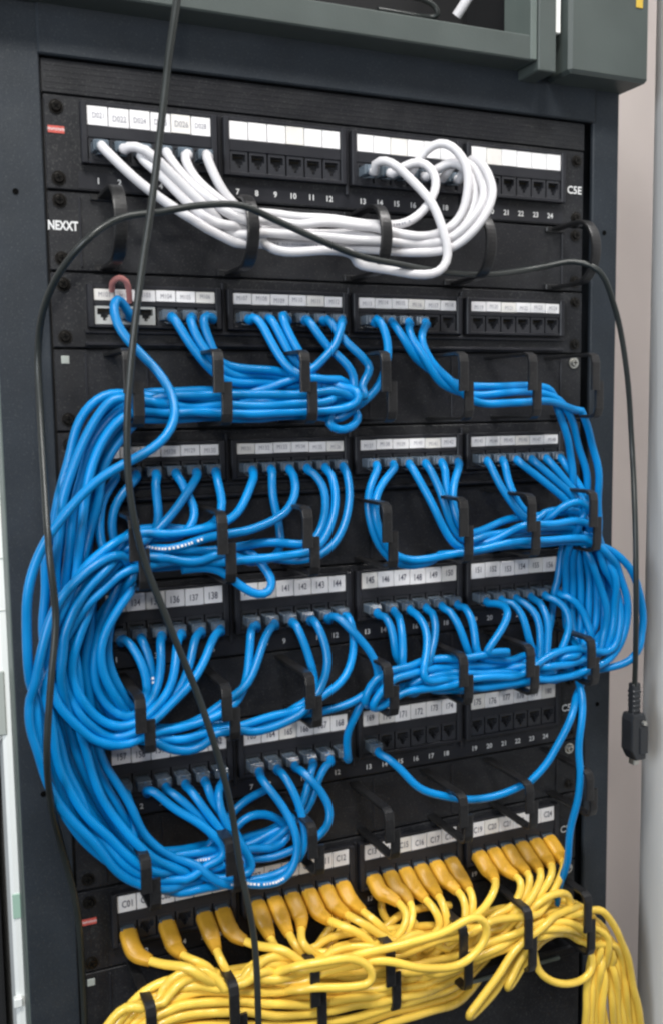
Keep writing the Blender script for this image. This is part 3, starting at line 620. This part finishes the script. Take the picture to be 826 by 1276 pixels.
loose('430,1130,22 405,1165,26 385,1195,30 350,1215,34', 'first yellow cable crossing behind the gap between ninth and tenth boots')
loose('448,1125,20 420,1165,26 400,1200,30 370,1220,34', 'second yellow cable crossing behind the gap between ninth and tenth boots')
for i, (ya, yb_, yc_, d) in enumerate(((1218, 1222, 1232, 50), (1236, 1240, 1246, 56), (1250, 1254, 1258, 60), (1264, 1266, 1266, 62), (1278, 1280, 1276, 60), (1290, 1292, 1286, 52), (1302, 1302, 1296, 60))):
    loose('%f,%f,%f %f,%f,%f %f,%f,%f 295,%f,%f 350,%f,%f 400,%f,%f 450,%f,%f 490,%f,%f %f,%f,%f 575,%f,%f 612,%f,12' % (108-i*2, 1345, d, 150+i*6, 1268+i*10, d, 200, ya+8, d, ya-2, d, ya, d, yb_-4, d, yb_-14, d, yc_-24, d, 540, yc_-36, d-6, yc_-50, d-20, 1165+i*4),
          'yellow bundle cable, %s from the top where the bundle leaves at the bottom left' % ordn[i+1])

# ---- relaxation: push overlapping cables apart, keep ends and general route
def relax(cs, iters=26):
    P = np.concatenate([c['P'] for c in cs]); P0 = P.copy()
    ids = np.concatenate([[i]*len(c['P']) for i, c in enumerate(cs)]); n = len(P)
    idx = np.concatenate([np.arange(len(c['P'])) for c in cs]); ln = np.concatenate([[len(c['P'])]*len(c['P']) for c in cs])
    rad = np.array([RAD[cs[i]['kind']] for i in ids])
    fixed = np.zeros(n, bool)
    for i, c in enumerate(cs):
        w_ = np.where(ids == i)[0]
        if c['a']: fixed[w_[:6]] = True
        if c['b']: fixed[w_[-6:]] = True
    outer = -P0[:, 1] > .066
    T0 = np.gradient(P0, axis=0); T0 /= np.linalg.norm(T0, axis=1)[:, None]+1e-9
    rl = np.full(n, -9.); rh = np.full(n, 9.)
    for k in range(1, 6):
        for x in RX:
            q = (abs(P0[:, 0]-x) < .012) & (abs(T0[:, 0]) > .75) & (P0[:, 2] < FT[k]+.012) & (P0[:, 2] > FB[k]-.012) & ~outer
            rh[q] = FT[k]-.0015; rl[q] = FB[k]+.0015
    free = np.array([cs[i]['free'] for i in ids])
    inner = (idx > 0) & (idx < ln-1)
    for it in range(iters):
        if it % 3 == 0:
            kd = KDTree(n)
            for i in range(n): kd.insert(P[i], i)
            kd.balance(); A = []; B = []
            for i in range(n):
                for _, j, dist in kd.find_range(P[i], .0112):
                    if j > i and ids[j] != ids[i]: A.append(i); B.append(j)
            A = np.array(A, int); B = np.array(B, int)
        D = P[A]-P[B]; L = np.linalg.norm(D, axis=1)+1e-9; need = (rad[A]+rad[B])*1.0-L; ok = need > 0
        push = D[ok]/L[ok, None]*(need[ok]*.42)[:, None]
        dP = np.zeros_like(P); np.add.at(dP, A[ok], push); np.add.at(dP, B[ok], -push)
        cnt = np.zeros(n); np.add.at(cnt, A[ok], 1); np.add.at(cnt, B[ok], 1)
        dP /= np.maximum(1, cnt**.6)[:, None]
        dP[fixed] = 0; P = P+dP
        sm = P.copy(); sm[1:-1] = (P[:-2]+P[2:])/2
        a_ = .22; mv = inner & ~fixed; P[mv] = P[mv]*(1-a_)+sm[mv]*a_
        P[~fixed] += (P0[~fixed]-P[~fixed])*.03
        ff = ~fixed & ~free; P[ff, 2] = np.clip(P[ff, 2], (rl+rad)[ff], (rh-rad)[ff])
        d = -P[:, 1]; lo = np.where(fixed, 0, rad+.0045); d = np.maximum(d, lo)
        d = np.where(~fixed & ~outer & ~free, np.minimum(d, DR-.0040-rad), d); P[:, 1] = -d
    o_ = 0
    for c in cs: c['P'] = P[o_:o_+len(c['P'])]; o_ += len(c['P'])
for kd_ in ('white', 'blue', 'yellow'): relax([c for c in CABLES if c['kind'] == kd_])

# plug meshes (pointing along -y out of the jack; origin at the jack mouth)
def plug_mesh():
    b = MB(); b.box(-.0057, .0057, -.0120, .004, -.0038, .0040, c=.0006)
    b.box(-.0048, .0048, -.0155, -.0121, -.0032, .0034, c=.0010)
    return b.mesh('plug', [M['clear']])
def latch_mesh():
    b = MB(); b.prism([(.002, -.0042), (-.0125, -.0066), (-.0128, -.0056), (.002, -.0039)], 0, -.0026, .0026)
    return b.mesh('latch', [M['clear']])
b = MB(); b.box(-.0057, .0057, -.0050, .004, -.0038, .0040, c=.0006); PLUGS = b.mesh('plug', [M['clear']])
PLUG = plug_mesh(); LATCH = latch_mesh()
MATC = dict(white=M['wht'], blue=M['blue'], yellow=M['yel'])
for c in CABLES:
    P = c['P']; root = thing('patch_cable', c['label'], 'cable', tuple(P[0]), c['group'])
    r_ = RAD[c['kind']]; O = np.array(root.location[:])
    P = P-O
    b = MB(); b.sweep(P, r_, n=12); jk = obj('jacket', b, MATC[c['kind']], root)
    if c['kind'] != 'yellow' and (c['b'] == (4, 7) or rng.random() < .10):
        b = MB(); A_ = P+O; L_ = len(A_)
        if c['b'] == (4, 7): i0 = int(np.argmin(abs(A_[:, 0]-U(330, 1100, -.06)[0])+abs(A_[:, 2]-U(330, 1102, -.06)[2])))-4
        else: i0 = int(rng.integers(8, max(9, L_-14)))
        i1 = min(L_-3, i0+8); s2 = np.arange(i0, i1)
        if i1 > i0+2:
            q_ = i0+0.
            while q_ < i1-1:
                w_ = rng.uniform(.15, .34)
                def at_(t): k_ = int(t); f_ = t-k_; return A_[k_]*(1-f_)+A_[k_+1]*f_
                c0, c1 = at_(q_), at_(min(q_+w_, i1-.01)); tg = (c1-c0)/np.linalg.norm(c1-c0)
                vw = CAM-c0; vw = vw-tg*(vw@tg); vw /= np.linalg.norm(vw); sd = np.cross(tg, vw)
                hh_ = .0009
                for rr_, e0 in ((r_+.00022, 0),):
                    b.add([c0-O+vw*rr_-sd*hh_, c1-O+vw*rr_-sd*hh_, c1-O+vw*rr_+sd*hh_, c0-O+vw*rr_+sd*hh_], [(0, 1, 2, 3)])
                q_ += w_+rng.uniform(.08, .2)+(.35 if rng.random() < .12 else 0)
            obj('printed_text', b, M['white'] if c['kind'] == 'blue' else M['ink'], root)
    for end, Q in ((c['a'], P), (c['b'], P[::-1])):
        if not end: continue
        x, z = px_(end[1]), jz(end[0]); loc = np.array([x, -.0072, z])-O
        pl = link('plug', PLUGS if c['kind'] == 'yellow' else PLUG, root, tuple(loc)); lt = link('latch', LATCH, pl) if c['kind'] != 'yellow' else None
        if c['kind'] == 'yellow':
            s_ = np.concatenate([[0], np.cumsum(np.linalg.norm(np.diff(Q, axis=0), axis=1))])
            tt = np.linspace(.0035, .036, 16); B = np.stack([np.interp(tt, s_, Q[:, q]) for q in range(3)], 1)
            def sec(t):
                if t < .52: return (.0070, .0056-.0006*t)
                k_ = (t-.52)/.48; return (.0070-.0030*k_**.9, .0053-.0013*k_)
            b = MB(); b.sweep(B, sec, n=16, up=(1, 0, 0), power=3.4); obj('boot', b, M['boot'], root)
        elif c['kind'] == 'blue':
            B = Q[1:6] if len(Q) > 8 else Q
            s_ = np.concatenate([[0], np.cumsum(np.linalg.norm(np.diff(Q, axis=0), axis=1))])
            tt = np.linspace(.011, .022, 5); B = np.stack([np.interp(tt, s_, Q[:, q]) for q in range(3)], 1)
            b = MB(); b.sweep(B, lambda t: r_*1.16-.0004*t, n=12); obj('strain_relief', b, M['blue'], root)
# pink tape loop on the damaged jack
b = MB(); b.sweep(cat(W('140,362,14 141,352,22 149,346,28 157,350,26 161,362,20 162,376,12'), .002), .0022, n=10)
tag(obj('pink_wire', b, M['pink']), 'pinkish bare wire loop over the damaged jack of the second panel', 'wire')
# ------------------------------------------------------------------ black cords
b = MB(); b.sweep(cat(W('228,-70,110 221,0,106 211,70,104 203,140,102 190,250,98 176,345,96 165,440,94 159,530,92 162,610,88 178,690,84 212,780,84 252,880,84 285,990,84 300,1080,86 317,1170,92 323,1290,96 326,1400,96'), .006), .0026, n=12)
tag(obj('loose_lead', b, M['cord']), 'black cord hanging from the top across the left half of the rack', 'cord')
sc = thing('connector_lead', 'black connector cord draped from the left edge through the top rings and down the wall', 'cord', tuple(U(790, 860, -.02)))
b = MB(); b.sweep(cat(W('108,1330,16 104,1230,20 96,1130,30 76,1050,44 64,1000,66 59,940,84 64,850,86 70,770,82 62,690,80 56,600,56 50,500,30 48,440,26 54,388,40 76,338,62 112,296,78 150,272,76 200,264,78 250,256,80 300,256,76 345,275,72 400,300,72 445,318,70 500,330,64 560,340,50 610,342,42 670,334,36 715,326,50 745,337,62 766,385,60 780,460,55 787,560,50 791,660,70 792,760,74 791,830,66 790,862,60'), .006), .0025, n=12)
part('cord', b, M['cord'], sc)
cp = U(790, 856, -.06)
def cbx(x0, x1, y0, y1, z0, z1, mt_, nm, c=.001):
    b = MB(); b.box(cp[0]+x0, cp[0]+x1, cp[1]+y0, cp[1]+y1, cp[2]+z0, cp[2]+z1, c=c); return part(nm, b, mt_, sc)
for q in range(5): cbx(-.0048+q*.0002, .0048-q*.0002, -.0045, .0045, -.0055-q*.0045, -.0022-q*.0045, M['hood'], 'strain_relief_rib', .001)
cbx(-.0045, .0045, -.0038, .0038, -.026, .004, M['hood'], 'strain_relief', .001)
b = MB(); b.prism([(cp[0]-.0070, cp[2]-.024), (cp[0]+.0070, cp[2]-.024), (cp[0]+.0090, cp[2]-.032), (cp[0]+.0090, cp[2]-.068), (cp[0]-.0030, cp[2]-.068), (cp[0]-.0085, cp[2]-.058), (cp[0]-.0085, cp[2]-.030)][::-1], 1, cp[1]-.0075, cp[1]+.0075)
hd = part('hood', b, M['hood'], sc)
md = hd.modifiers.new('bevel', 'BEVEL'); md.width = .0014; md.segments = 2
cbx(.0005, .0100, -.0088, -.0074, -.062, -.036, M['hood'], 'grip_plate', .0008)
b = MB(); b.cyl((cp[0]+.0045, cp[2]-.0325), .0024, .0020, cp[1]-.0090, cp[1]-.0105, 14); part('thumb_screw', b, M['steel'], sc)
b = MB(); b.cyl((cp[0]+.0045, cp[2]-.0325), .0020, .0020, cp[1]-.0072, cp[1]-.0090, 12); part('screw_shaft', b, M['steel'], sc)
cbx(-.0025, .0040, -.004, .004, -.0735, -.0682, M['steel'], 'metal_tip', .0008)
bpy.context.view_layer.update()
